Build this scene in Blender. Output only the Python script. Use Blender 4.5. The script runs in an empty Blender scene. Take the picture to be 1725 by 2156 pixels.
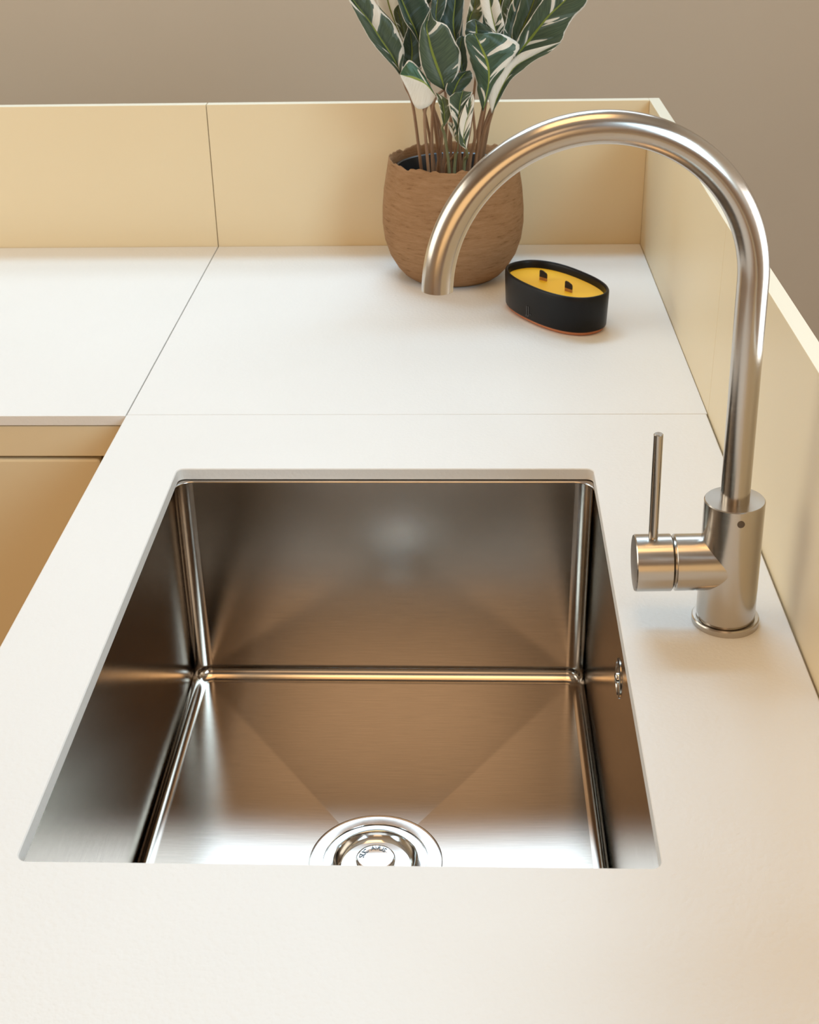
import bpy, bmesh, math, random
from mathutils import Vector, Matrix, Euler
from mathutils.geometry import tessellate_polygon
random.seed(7)
C = bpy.context.scene.collection
scene = bpy.context.scene
PI = math.pi

# ------------------------------------------------------------------ camera
cam_d = bpy.data.cameras.new('camera'); cam = bpy.data.objects.new('camera', cam_d); C.objects.link(cam)
R = Vector((0.99921909, 0.03553436, -0.01727784)); U = Vector((-0.00155704, 0.47235055, 0.8814094)); F = Vector((-0.03948152, 0.88069419, -0.47203702))
M = Matrix(((R.x, U.x, -F.x, 0.3609), (R.y, U.y, -F.y, -0.6183), (R.z, U.z, -F.z, 0.5777), (0, 0, 0, 1)))
cam.matrix_world = M
cam_d.sensor_fit = 'VERTICAL'; cam_d.sensor_height = 36.0
cam_d.lens = 2800.6 / 2156 * 36.0
cam_d.clip_start = 0.01; cam_d.clip_end = 50
cam_d.dof.use_dof = True; cam_d.dof.focus_distance = 1.15; cam_d.dof.aperture_fstop = 22.0
scene.camera = cam

# ------------------------------------------------------------------ view and light
vs = scene.view_settings
vs.view_transform = 'Standard'; vs.look = 'None'; vs.gamma = 1.0; vs.use_curve_mapping = False
vs.exposure = 0.0
scene.display_settings.display_device = 'sRGB'

world = bpy.data.worlds.new('world'); scene.world = world; world.use_nodes = True
wb = world.node_tree.nodes['Background']; wb.inputs[0].default_value = (0.75, 0.87, 1.0, 1); wb.inputs[1].default_value = 0.6

def area(name, loc, target, sx, sy, power, col):
    d = bpy.data.lights.new(name, 'AREA'); d.shape = 'RECTANGLE'; d.size = sx; d.size_y = sy; d.energy = power; d.color = col
    o = bpy.data.objects.new(name, d); C.objects.link(o); o.location = loc
    v = Vector(target) - Vector(loc); o.rotation_euler = v.to_track_quat('-Z', 'Y').to_euler()
    return o
# daylight: high window in the back wall, windows on the right, warm lamps in the room behind the camera
ON = ('back', 'key', 'over', 'front', 'right', 'left', 'warm', 'low')
RGB = {'back': (.39, .475, .55), 'key': (.42, .67, .89), 'over': (.46, .28, .12), 'front': (.52, .76, .94), 'right': (.32, .33, .34), 'left': (.335, .32, .28), 'warm': (.27, .188, .115), 'low': (.20, .128, .058)}
def wb_area(key, name, loc, target, sx, sy, power, rgb):
    if key not in ON: return
    m = max(rgb); return area(name, loc, target, sx, sy, power*m, tuple(c/m for c in rgb))
wb_area('back', 'daylight_back', (0.15, 2.27, 1.70), (0.15, 0.4, 0.2), 2.4, 0.50, 30, RGB['back'])
wb_area('key', 'skylight', (0.05, 1.72, 1.97), (0.25, 0.6, 0.0), 1.2, 0.45, 40, RGB['key'])
wb_area('front', 'daylight_front', (1.66, -0.80, 1.05), (0.3, 0.8, 0.1), 1.2, 1.0, 45, RGB['front'])
r_ = wb_area('right', 'daylight_right', (1.66, 0.35, 0.0), (0.6, 0.35, 0.0), 1.1, 1.2, 20, RGB['right'])
if r_: r_.data.spread = math.radians(80)
wb_area('left', 'daylight_left', (-1.70, 0.55, 0.85), (0.0, 0.55, 0.60), 1.7, 1.3, 60, RGB['left'])
wb_area('warm', 'lamp_ceiling', (0.12, -2.3, 1.97), (0.12, -2.2, 0), 0.95, 1.5, 20, RGB['warm'])
wb_area('over', 'warm_fill_overhead', (0.35, 0.15, 1.97), (0.35, 0.15, 0), 0.9, 0.9, 20, RGB['over'])  # added warm fill above the sink to warm the worktop, no fixture there
wb_area('low', 'lamp_wall', (-0.4, -3.1, 0.35), (-0.3, 0, 0.2), 2.6, 1.5, 90, RGB['low'])
wb.inputs[0].default_value = (1, 1, 1, 1); wb.inputs[1].default_value = 0.01

# ------------------------------------------------------------------ helpers
def link(name, me, mat, parent=None):
    o = bpy.data.objects.new(name, me); C.objects.link(o)
    if mat is not None:
        for m in (mat if isinstance(mat, (list, tuple)) else [mat]): me.materials.append(m)
    if parent is not None: o.parent = parent
    return o
def obj(name, bm, mat, parent=None, smooth=None):
    bmesh.ops.recalc_face_normals(bm, faces=bm.faces)
    me = bpy.data.meshes.new(name); bm.to_mesh(me); bm.free()
    if smooth is not None:
        me.polygons.foreach_set('use_smooth', [True] * len(me.polygons))
        if smooth < 180: me.set_sharp_from_angle(angle=math.radians(smooth))
    return link(name, me, mat, parent)
def weighted(o):
    o.data.polygons.foreach_set('use_smooth', [True]*len(o.data.polygons))
    m = o.modifiers.new('weighted', 'WEIGHTED_NORMAL'); m.weight = 100; m.keep_sharp = False
    return o
def tag(o, label, cat=None, group=None, kind=None):
    o['label'] = label
    if cat: o['category'] = cat
    if group: o['group'] = group
    if kind: o['kind'] = kind
    return o
def struct(o, label, cat):
    o['kind'] = 'structure'; o['label'] = label; o['category'] = cat; return o
def empty(name, loc, label, cat, rot=(0, 0, 0)):
    o = bpy.data.objects.new(name, None); C.objects.link(o); o.location = loc; o.rotation_euler = rot
    o.empty_display_size = 0.03
    return tag(o, label, cat)
def box(bm, x0, x1, y0, y1, z0, z1, bevel=0, seg=2):
    vs_ = [bm.verts.new(p) for p in ((x0,y0,z0),(x1,y0,z0),(x1,y1,z0),(x0,y1,z0),(x0,y0,z1),(x1,y0,z1),(x1,y1,z1),(x0,y1,z1))]
    fs = [bm.faces.new([vs_[i] for i in q]) for q in ((3,2,1,0),(4,5,6,7),(0,1,5,4),(1,2,6,5),(2,3,7,6),(3,0,4,7))]
    if bevel:
        es = set(e for f in fs for e in f.edges)
        bmesh.ops.bevel(bm, geom=list(es), offset=bevel, segments=seg, profile=0.5, affect='EDGES')
def lathe(bm, prof, seg=64, axis=Matrix.Identity(4), cap0=True, cap1=True):
    rings = []
    for r, z in prof:
        if r < 1e-7: rings.append([bm.verts.new(axis @ Vector((0, 0, z)))])
        else: rings.append([bm.verts.new(axis @ Vector((r*math.cos(2*PI*k/seg), r*math.sin(2*PI*k/seg), z))) for k in range(seg)])
    for a, b in zip(rings, rings[1:]):
        for k in range(seg):
            n = (k+1) % seg
            if len(a) == 1 and len(b) == 1: continue
            if len(a) == 1: bm.faces.new((a[0], b[k], b[n]))
            elif len(b) == 1: bm.faces.new((a[k], a[n], b[0]))
            else: bm.faces.new((a[k], a[n], b[n], b[k]))
    if cap0 and len(rings[0]) > 1: bm.faces.new(rings[0][::-1])
    if cap1 and len(rings[-1]) > 1: bm.faces.new(rings[-1])
def tube(bm, pts, rad, seg=24, cap=True):
    pts = [Vector(p) for p in pts]; n = len(pts)
    rads = rad if isinstance(rad, (list, tuple)) else [rad]*n
    t0 = (pts[1]-pts[0]).normalized(); ref = Vector((0, 1, 0)) if abs(t0.y) < .9 else Vector((1, 0, 0))
    nrm = (ref - t0*ref.dot(t0)).normalized(); rings = []
    for i, p in enumerate(pts):
        t = ((pts[min(i+1, n-1)] - pts[max(i-1, 0)])).normalized()
        nrm = (nrm - t*nrm.dot(t)).normalized(); bi = t.cross(nrm)
        rings.append([bm.verts.new(p + (nrm*math.cos(2*PI*k/seg) + bi*math.sin(2*PI*k/seg))*rads[i]) for k in range(seg)])
    for a, b in zip(rings, rings[1:]):
        for k in range(seg): bm.faces.new((a[k], a[(k+1) % seg], b[(k+1) % seg], b[k]))
    if cap: bm.faces.new(rings[0][::-1]); bm.faces.new(rings[-1])
    return rings
def catmull(P, n):
    P = [Vector(p) for p in P]; out = []; m = len(P)-1
    for i in range(n):
        s = i/(n-1)*m; k = min(int(s), m-1); t = s-k
        p0 = P[k-1] if k > 0 else P[k]*2-P[k+1]; p1, p2 = P[k], P[k+1]; p3 = P[k+2] if k+2 <= m else P[k+1]*2-P[k]
        out.append(0.5*((2*p1) + (p2-p0)*t + (2*p0-5*p1+4*p2-p3)*t*t + (3*p1-p0-3*p2+p3)*t**3))
    return out
def rrect(x0, x1, y0, y1, r, seg=8):
    out = []
    for cx, cy, a in ((x1-r, y1-r, 0), (x0+r, y1-r, PI/2), (x0+r, y0+r, PI), (x1-r, y0+r, 1.5*PI)):
        for k in range(seg+1):
            t = a + PI/2*k/seg; out.append((cx+r*math.cos(t), cy+r*math.sin(t)))
    return out
def bridge(bm, a, b):
    n = len(a)
    for k in range(n): bm.faces.new((a[k], a[(k+1) % n], b[(k+1) % n], b[k]))

# ------------------------------------------------------------------ materials
def mat(name):
    m = bpy.data.materials.new(name); m.use_nodes = True
    nt = m.node_tree; return m, nt, nt.nodes, nt.links, nt.nodes['Principled BSDF']
def N(nodes, t, **kw):
    n = nodes.new(t)
    for k, v in kw.items(): setattr(n, k, v)
    return n
def noise(nodes, links, scale, detail=3, vec=None, rough=.5):
    n = N(nodes, 'ShaderNodeTexNoise'); n.inputs['Scale'].default_value = scale; n.inputs['Detail'].default_value = detail; n.inputs['Roughness'].default_value = rough
    if vec is not None: links.new(vec, n.inputs['Vector'])
    return n
def objcoord(nodes, links, scale=(1, 1, 1)):
    tc = N(nodes, 'ShaderNodeTexCoord'); mp = N(nodes, 'ShaderNodeMapping'); mp.inputs['Scale'].default_value = scale
    links.new(tc.outputs['Object'], mp.inputs['Vector']); return mp.outputs['Vector']
def ramp(nodes, links, fac, stops):
    r = N(nodes, 'ShaderNodeValToRGB'); e = r.color_ramp.elements
    while len(e) < len(stops): e.new(0.5)
    for el, (p, c) in zip(e, stops): el.position = p; el.color = (*c, 1) if len(c) == 3 else c
    links.new(fac, r.inputs['Fac']); return r.outputs['Color']
def bump(nodes, links, h, strength, dist, bsdf):
    b = N(nodes, 'ShaderNodeBump'); b.inputs['Strength'].default_value = strength; b.inputs['Distance'].default_value = dist
    links.new(h, b.inputs['Height']); links.new(b.outputs['Normal'], bsdf.inputs['Normal'])
def painted(name, c1, c2, rough, nscale=3.0, bscale=0, bstr=.05, bdist=.0004, spec=.5):
    m, nt, n, l, b = mat(name); v = objcoord(n, l)
    ns = noise(n, l, nscale, 4, v); l.new(ramp(n, l, ns.outputs['Fac'], ((.3, c1), (.7, c2))), b.inputs['Base Color'])
    b.inputs['Roughness'].default_value = rough; b.inputs['Specular IOR Level'].default_value = spec
    if bscale:
        nb = noise(n, l, bscale, 3, v); bump(n, l, nb.outputs['Fac'], bstr, bdist, b)
    return m
def metal(name, col, rough, streak=(1, 1, 1), bstr=.0, rvar=.06, aniso=0.0):
    m, nt, n, l, b = mat(name); v = objcoord(n, l, streak)
    b.inputs['Base Color'].default_value = (*col, 1); b.inputs['Metallic'].default_value = 1.0
    b.inputs['Anisotropic'].default_value = aniso
    ns = noise(n, l, 60, 3, v)
    mr = N(n, 'ShaderNodeMapRange'); mr.inputs['To Min'].default_value = rough-rvar; mr.inputs['To Max'].default_value = rough+rvar
    l.new(ns.outputs['Fac'], mr.inputs['Value']); l.new(mr.outputs['Result'], b.inputs['Roughness'])
    if bstr: bump(n, l, ns.outputs['Fac'], bstr, .0002, b)
    return m
def flat(name, col, rough=.5, **kw):
    m, nt, n, l, b = mat(name); b.inputs['Base Color'].default_value = (*col, 1); b.inputs['Roughness'].default_value = rough
    for k, v in kw.items(): b.inputs[k].default_value = v
    return m

m_top = painted('worktop_laminate', (.765, .742, .71), (.805, .782, .75), .48, 2.0, 260, .4, .0011, .35)
m_cream = painted('cream_yellow_lacquer', (.755, .62, .405), (.775, .64, .425), .38, 2.0, 0, spec=.4)
m_wall = painted('taupe_plaster', (.575, .475, .365), (.605, .50, .385), .9, 1.5, 60, .1, .001)
m_ceil = painted('white_plaster', (.55, .50, .44), (.58, .53, .46), .9, 1.5)
m_floor = painted('oak_floor', (.36, .19, .085), (.46, .26, .12), .5, 3.0)
m_lit_top = painted('cream_lit_top', (.83, .76, .60), (.85, .78, .62), .35, 2.0)  # same cream lightened, bright light on the upstand tops put into the colour
m_letter = flat('engraved_grey', (.16, .16, .16), .35, Metallic=.7)
m_white = flat('white_frame_paint', (.85, .85, .83), .4)
def steel(name, col, rough, streak):
    m, nt, n, l, b = mat(name); n.remove(b); out = n['Material Output']
    g = N(n, 'ShaderNodeBsdfAnisotropic', distribution='BECKMANN'); v = objcoord(n, l, streak); ns = noise(n, l, 30, 4, v)
    l.new(ramp(n, l, ns.outputs['Fac'], ((.2, tuple(c*.93 for c in col)), (.8, tuple(c*1.07 for c in col)))), g.inputs['Color'])
    g.inputs['Roughness'].default_value = rough; l.new(g.outputs[0], out.inputs['Surface']); return m
m_steel = steel('brushed_steel_bowl', (.52, .475, .43), .185, (1, 1, 25))
m_steelb = steel('brushed_steel_floor', (.52, .475, .43), .20, (1, 25, 1))
m_tap = metal('brushed_steel_tap', (.55, .505, .455), .21, (1, 1, 12), 0, .03, .3)
m_bright = metal('polished_steel', (.72, .71, .69), .12, (1, 1, 1), 0, .03)
m_dark = flat('dark_gap', (.02, .018, .015), .8)
m_dot = flat('marker_dot_grey', (.10, .075, .06), .4)
LEAVES = [
  ('far left', 'mix', [((0.2877,1.125,0.259),(0.2877,1.125,0.259),(0.2877,1.125,0.259)),((0.2804,1.1214,0.2789),(0.2759,1.1154,0.2799),(0.2841,1.1178,0.2777)),((0.2702,1.1179,0.2985),(0.261,1.1119,0.2961),(0.2883,1.1143,0.3)),((0.2579,1.1143,0.3173),(0.2464,1.1083,0.3155),(0.2851,1.1107,0.3147)),((0.2468,1.1107,0.3358),(0.2344,1.1047,0.3385),(0.2752,1.1071,0.3349)),((0.2342,1.1071,0.353),(0.226,1.1011,0.3556),(0.2594,1.1035,0.3521)),((0.2223,1.1036,0.37),(0.2171,1.0976,0.3751),(0.2419,1.1,0.3772)),((0.2102,1.1,0.3938),(0.2102,1.1,0.3938),(0.2102,1.1,0.3938))]),
  ('', 'white', [((0.2837,1.17,0.3039),(0.2837,1.17,0.3039),(0.2837,1.17,0.3039)),((0.2762,1.17,0.3231),(0.2644,1.166,0.3295),(0.2855,1.1676,0.3262)),((0.2677,1.17,0.3461),(0.2529,1.166,0.3507),(0.2859,1.1676,0.349)),((0.2623,1.17,0.3715),(0.2506,1.166,0.3721),(0.2804,1.1676,0.3744)),((0.2569,1.17,0.3939),(0.2569,1.17,0.3939),(0.2569,1.17,0.3939))]),
  ('', 'green', [((0.287,1.15,0.3087),(0.287,1.15,0.3087),(0.287,1.15,0.3087)),((0.2844,1.1487,0.3232),(0.2791,1.1458,0.3248),(0.291,1.1469,0.3234)),((0.2817,1.1475,0.3359),(0.2752,1.1445,0.3352),(0.2901,1.1457,0.3377)),((0.2796,1.1462,0.3462),(0.2743,1.1433,0.3455),(0.2868,1.1444,0.3492)),((0.2809,1.145,0.3531),(0.2809,1.145,0.3531),(0.2809,1.145,0.3531))]),
  ('', 'dark', [((0.308,1.13,0.3041),(0.308,1.13,0.3041),(0.308,1.13,0.3041)),((0.3024,1.128,0.3215),(0.2979,1.12,0.3238),(0.3127,1.1232,0.3265)),((0.2944,1.126,0.3387),(0.2882,1.118,0.3376),(0.32,1.1212,0.3435)),((0.2877,1.124,0.3546),(0.2811,1.116,0.3584),(0.3172,1.1192,0.3576)),((0.2811,1.122,0.3714),(0.2757,1.114,0.3735),(0.3058,1.1172,0.3744)),((0.2741,1.12,0.3907),(0.2741,1.12,0.3907),(0.2741,1.12,0.3907))]),
  ('front', 'mix', [((0.338,1.1,0.2561),(0.338,1.1,0.2561),(0.338,1.1,0.2561)),((0.3346,1.0969,0.2711),(0.3198,1.0919,0.2682),(0.3511,1.0939,0.2715)),((0.3288,1.0937,0.2865),(0.3107,1.0887,0.2842),(0.3576,1.0907,0.285)),((0.322,1.0906,0.3062),(0.3075,1.0856,0.3032),(0.3582,1.0876,0.3023)),((0.3187,1.0874,0.3217),(0.3078,1.0824,0.3187),(0.3501,1.0844,0.3196)),((0.3166,1.0843,0.3332),(0.3104,1.0793,0.334),(0.3415,1.0813,0.3366)),((0.3191,1.0811,0.3445),(0.3164,1.0761,0.3458),(0.3261,1.0781,0.3427)),((0.3222,1.078,0.3557),(0.3222,1.078,0.3557),(0.3222,1.078,0.3557))]),
  ('', 'dark', [((0.2985,1.145,0.2629),(0.2985,1.145,0.2629),(0.2985,1.145,0.2629)),((0.2952,1.1437,0.2778),(0.2826,1.1397,0.2768),(0.3098,1.1414,0.278)),((0.2967,1.1425,0.2953),(0.2823,1.1385,0.2915),(0.3112,1.1401,0.2956)),((0.2958,1.1412,0.3099),(0.2857,1.1372,0.3089),(0.3103,1.1388,0.3101)),((0.2938,1.14,0.33),(0.2938,1.14,0.33),(0.2938,1.14,0.33))]),
  ('curl', 'split', [((0.3275,1.088,0.251),(0.3275,1.088,0.251),(0.3275,1.088,0.251)),((0.3147,1.0855,0.2677),(0.3129,1.0915,0.2763),(0.3196,1.0891,0.2399)),((0.3002,1.083,0.2751),(0.2962,1.089,0.295),(0.3024,1.0866,0.2383)),((0.2909,1.0805,0.2773),(0.2885,1.0865,0.2876),(0.2922,1.0841,0.2596)),((0.2834,1.078,0.2796),(0.2834,1.078,0.2796),(0.2834,1.078,0.2796))]),
  ('', 'dark', [((0.3551,1.14,0.3008),(0.3551,1.14,0.3008),(0.3551,1.14,0.3008)),((0.3509,1.141,0.315),(0.3373,1.137,0.3231),(0.3569,1.1386,0.3153)),((0.3491,1.142,0.3318),(0.3314,1.138,0.3326),(0.361,1.1396,0.3348)),((0.3509,1.143,0.3513),(0.3392,1.139,0.3509),(0.3628,1.1406,0.3543)),((0.3521,1.144,0.3706),(0.3416,1.14,0.3729),(0.3627,1.1416,0.3707)),((0.3539,1.145,0.3897),(0.3539,1.145,0.3897),(0.3539,1.145,0.3897))]),
  ('', 'dark', [((0.3298,1.125,0.3305),(0.3298,1.125,0.3305),(0.3298,1.125,0.3305)),((0.3275,1.125,0.3401),(0.3217,1.122,0.3433),(0.3358,1.1232,0.3419)),((0.3288,1.125,0.3539),(0.3218,1.122,0.3555),(0.3405,1.1232,0.3551)),((0.3318,1.125,0.3704),(0.3243,1.122,0.3708),(0.3418,1.1232,0.3732)),((0.3349,1.125,0.3921),(0.3349,1.125,0.3921),(0.3349,1.125,0.3921))]),
  ('', 'white', [((0.3196,1.135,0.3427),(0.3196,1.135,0.3427),(0.3196,1.135,0.3427)),((0.3168,1.1333,0.3519),(0.3081,1.1303,0.3563),(0.3216,1.1315,0.3532)),((0.3129,1.1317,0.3632),(0.2984,1.1287,0.3676),(0.3241,1.1299,0.3644)),((0.3056,1.13,0.3865),(0.3056,1.13,0.3865),(0.3056,1.13,0.3865))]),
  ('right', 'mixd', [((0.3862,1.09,0.2315),(0.3862,1.09,0.2315),(0.3862,1.09,0.2315)),((0.3901,1.0871,0.2494),(0.3796,1.0971,0.2533),(0.3943,1.0931,0.2511)),((0.3929,1.0843,0.2642),(0.3777,1.0943,0.2671),(0.3995,1.0903,0.2642)),((0.3933,1.0814,0.2789),(0.3729,1.0914,0.283),(0.4109,1.0874,0.2804)),((0.3901,1.0786,0.2945),(0.3681,1.0886,0.2987),(0.4233,1.0846,0.2987)),((0.3836,1.0757,0.3095),(0.3634,1.0857,0.3137),(0.4299,1.0817,0.3113)),((0.3789,1.0729,0.3199),(0.3634,1.0829,0.3219),(0.41,1.0789,0.3241)),((0.3754,1.07,0.3275),(0.3697,1.08,0.3261),(0.3926,1.076,0.328))]),
  ('', 'dark', [((0.3816,1.11,0.3108),(0.3816,1.11,0.3108),(0.3816,1.11,0.3108)),((0.3775,1.11,0.3221),(0.364,1.108,0.3181),(0.4021,1.1088,0.3192)),((0.3774,1.11,0.3304),(0.3651,1.108,0.3336),(0.3991,1.1088,0.3242)),((0.3756,1.11,0.3388),(0.3756,1.11,0.3388),(0.3756,1.11,0.3388))]),
  ('', 'dark', [((0.3611,1.112,0.2681),(0.3611,1.112,0.2681),(0.3611,1.112,0.2681)),((0.3593,1.1115,0.2854),(0.354,1.1095,0.2886),(0.367,1.1103,0.2855)),((0.357,1.111,0.3025),(0.3523,1.109,0.3057),(0.3652,1.1098,0.3026)),((0.3593,1.1105,0.3155),(0.3534,1.1085,0.3148),(0.364,1.1093,0.3168)),((0.3593,1.11,0.3195),(0.3593,1.11,0.3195),(0.3593,1.11,0.3195))]),
  ('', 'dark', [((0.3463,1.1,0.2474),(0.3463,1.1,0.2474),(0.3463,1.1,0.2474)),((0.3505,1.0995,0.2561),(0.3392,1.0955,0.257),(0.3612,1.0971,0.2564)),((0.3558,1.099,0.2676),(0.3434,1.095,0.2696),(0.3712,1.0966,0.2667)),((0.3629,1.0985,0.2762),(0.3511,1.0945,0.277),(0.3735,1.0961,0.2748)),((0.37,1.098,0.2802),(0.37,1.098,0.2802),(0.37,1.098,0.2802))]),
  ('low', 'mix', [((0.3541,1.08,0.2035),(0.3541,1.08,0.2035),(0.3541,1.08,0.2035)),((0.3553,1.078,0.2186),(0.3506,1.074,0.2195),(0.3583,1.0756,0.2191)),((0.3565,1.076,0.2347),(0.3453,1.072,0.2356),(0.3641,1.0736,0.2408)),((0.3583,1.074,0.2482),(0.3436,1.07,0.2515),(0.37,1.0716,0.2537)),((0.3612,1.072,0.2606),(0.3513,1.068,0.2597),(0.3728,1.0696,0.2592))]),
  ('', 'white', [((0.3655,1.074,0.1882),(0.3655,1.074,0.1882),(0.3655,1.074,0.1882)),((0.3619,1.0728,0.2033),(0.3565,1.0698,0.1981),(0.369,1.071,0.2065)),((0.3642,1.0716,0.2199),(0.3571,1.0686,0.2229),(0.3718,1.0698,0.2242)),((0.3689,1.0704,0.2357),(0.3612,1.0674,0.2381),(0.3741,1.0686,0.2388)),((0.3717,1.0692,0.2485),(0.367,1.0662,0.2497),(0.3752,1.0674,0.2494)),((0.374,1.068,0.2572),(0.374,1.068,0.2572),(0.374,1.068,0.2572))]),
  ('', 'green', [((0.3374,1.083,0.2148),(0.3374,1.083,0.2148),(0.3374,1.083,0.2148)),((0.3381,1.0822,0.226),(0.3345,1.0793,0.2267),(0.344,1.0804,0.2252)),((0.3369,1.0815,0.2378),(0.3328,1.0785,0.2373),(0.3464,1.0797,0.2369)),((0.3347,1.0808,0.2483),(0.33,1.0777,0.2472),(0.3441,1.0789,0.2474)),((0.3277,1.08,0.2571),(0.3277,1.08,0.2571),(0.3277,1.08,0.2571))]),
  ('', 'white', [((0.3535,1.09,0.1936),(0.3535,1.09,0.1936),(0.3535,1.09,0.1936)),((0.3505,1.0893,0.2027),(0.3463,1.0873,0.2061),(0.3535,1.0881,0.2029)),((0.3475,1.0887,0.2129),(0.3427,1.0867,0.2169),(0.3529,1.0875,0.2143)),((0.3439,1.088,0.2201),(0.3439,1.088,0.2201),(0.3439,1.088,0.2201))]),
  ('', 'split2', [((0.3979,1.11,0.2244),(0.3979,1.11,0.2244),(0.3979,1.11,0.2244)),((0.4048,1.1067,0.2455),(0.3927,1.1007,0.2525),(0.4089,1.1031,0.2461)),((0.4151,1.1033,0.2673),(0.4024,1.0973,0.2731),(0.4203,1.0997,0.2668)),((0.4259,1.1,0.2838),(0.4168,1.094,0.2877),(0.4335,1.0964,0.2786)),((0.4431,1.0967,0.2943),(0.4328,1.0907,0.301),(0.4488,1.0931,0.2914)),((0.463,1.0933,0.3047),(0.4539,1.0873,0.3079),(0.4675,1.0897,0.3018)),((0.4816,1.09,0.3139),(0.4816,1.09,0.3139),(0.4816,1.09,0.3139))]),
  ('far right', 'mix', [((0.4239,1.13,0.2815),(0.4239,1.13,0.2815),(0.4239,1.13,0.2815)),((0.4323,1.1236,0.2979),(0.426,1.1176,0.3063),(0.447,1.12,0.2972)),((0.4435,1.1171,0.3135),(0.4331,1.1111,0.3224),(0.4804,1.1135,0.3091)),((0.4551,1.1107,0.3288),(0.4423,1.1047,0.3376),(0.4864,1.1071,0.324)),((0.4659,1.1043,0.3428),(0.4514,1.0983,0.3531),(0.4952,1.1007,0.3397)),((0.4789,1.0979,0.3555),(0.461,1.0919,0.3673),(0.5085,1.0943,0.3534)),((0.4922,1.0914,0.3696),(0.4742,1.0854,0.3839),(0.5118,1.0878,0.3698)),((0.5076,1.085,0.394),(0.5076,1.085,0.394),(0.5076,1.085,0.394))]),
  ('', 'mix', [((0.427,1.14,0.2971),(0.427,1.14,0.2971),(0.427,1.14,0.2971)),((0.4308,1.138,0.3116),(0.4222,1.134,0.318),(0.4383,1.1356,0.3147)),((0.438,1.136,0.3288),(0.4259,1.132,0.3351),(0.4514,1.1336,0.3318)),((0.4452,1.134,0.3457),(0.4313,1.13,0.3547),(0.4567,1.1316,0.3503)),((0.4516,1.132,0.3652),(0.4384,1.128,0.3714),(0.463,1.1296,0.3681)),((0.4596,1.13,0.3872),(0.4596,1.13,0.3872),(0.4596,1.13,0.3872))]),
  ('', 'mixd', [((0.4231,1.15,0.2956),(0.4231,1.15,0.2956),(0.4231,1.15,0.2956)),((0.4228,1.15,0.3128),(0.4119,1.146,0.3152),(0.4299,1.1476,0.3113)),((0.4266,1.15,0.3326),(0.4146,1.146,0.3288),(0.4383,1.1476,0.3356)),((0.4321,1.15,0.3522),(0.4202,1.146,0.3501),(0.4438,1.1476,0.3551)),((0.4374,1.15,0.3771),(0.4374,1.15,0.3771),(0.4374,1.15,0.3771))]),
  ('', 'white', [((0.4041,1.12,0.3147),(0.4041,1.12,0.3147),(0.4041,1.12,0.3147)),((0.4004,1.1187,0.3289),(0.3915,1.1138,0.3281),(0.412,1.1158,0.3292)),((0.3967,1.1175,0.343),(0.3861,1.1125,0.3449),(0.4083,1.1145,0.3444)),((0.3942,1.1162,0.357),(0.3824,1.1113,0.3605),(0.4045,1.1132,0.3588)),((0.3904,1.115,0.3816),(0.3904,1.115,0.3816),(0.3904,1.115,0.3816))]),
  ('', 'green', [((0.364,1.13,0.3136),(0.364,1.13,0.3136),(0.364,1.13,0.3136)),((0.3699,1.13,0.3389),(0.3652,1.127,0.3337),(0.3828,1.1282,0.3362)),((0.3757,1.13,0.3527),(0.3686,1.127,0.352),(0.3845,1.1282,0.35)),((0.3755,1.13,0.3774),(0.3755,1.13,0.3774),(0.3755,1.13,0.3774))]),
  ('', 'green', [((0.4134,1.16,0.32),(0.4134,1.16,0.32),(0.4134,1.16,0.32)),((0.4179,1.16,0.337),(0.4089,1.157,0.3347),(0.4267,1.1582,0.34)),((0.4223,1.16,0.3538),(0.4115,1.157,0.3544),(0.4353,1.1582,0.3567)),((0.4261,1.16,0.3761),(0.4261,1.16,0.3761),(0.4261,1.16,0.3761))]),
  ('', 'dark', [((0.3519,1.185,0.276),(0.3519,1.185,0.276),(0.3519,1.185,0.276)),((0.3457,1.1862,0.2995),(0.3305,1.1812,0.3005),(0.3611,1.1833,0.2998)),((0.3397,1.1875,0.3285),(0.3184,1.1825,0.3283),(0.361,1.1845,0.3298)),((0.3368,1.1887,0.357),(0.3187,1.1837,0.3579),(0.3568,1.1858,0.3583)),((0.3339,1.19,0.3908),(0.3339,1.19,0.3908),(0.3339,1.19,0.3908))]),
  ('', 'dark', [((0.3982,1.185,0.2725),(0.3982,1.185,0.2725),(0.3982,1.185,0.2725)),((0.4022,1.1862,0.2959),(0.3856,1.1812,0.2969),(0.4181,1.1833,0.2962)),((0.4067,1.1875,0.3248),(0.3854,1.1825,0.324),(0.4261,1.1845,0.3267)),((0.4093,1.1887,0.3561),(0.3893,1.1837,0.3558),(0.4303,1.1858,0.3573)),((0.4131,1.19,0.3897),(0.4131,1.19,0.3897),(0.4131,1.19,0.3897))]),
  ('', 'dark', [((0.3146,1.185,0.2645),(0.3146,1.185,0.2645),(0.3146,1.185,0.2645)),((0.3088,1.1862,0.2941),(0.2954,1.1812,0.295),(0.3242,1.1833,0.2955)),((0.303,1.1875,0.3232),(0.2879,1.1825,0.3229),(0.3214,1.1845,0.3245)),((0.3003,1.1887,0.3518),(0.2853,1.1837,0.3526),(0.3186,1.1858,0.3531)),((0.2966,1.19,0.3857),(0.2966,1.19,0.3857),(0.2966,1.19,0.3857))]),
]
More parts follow.
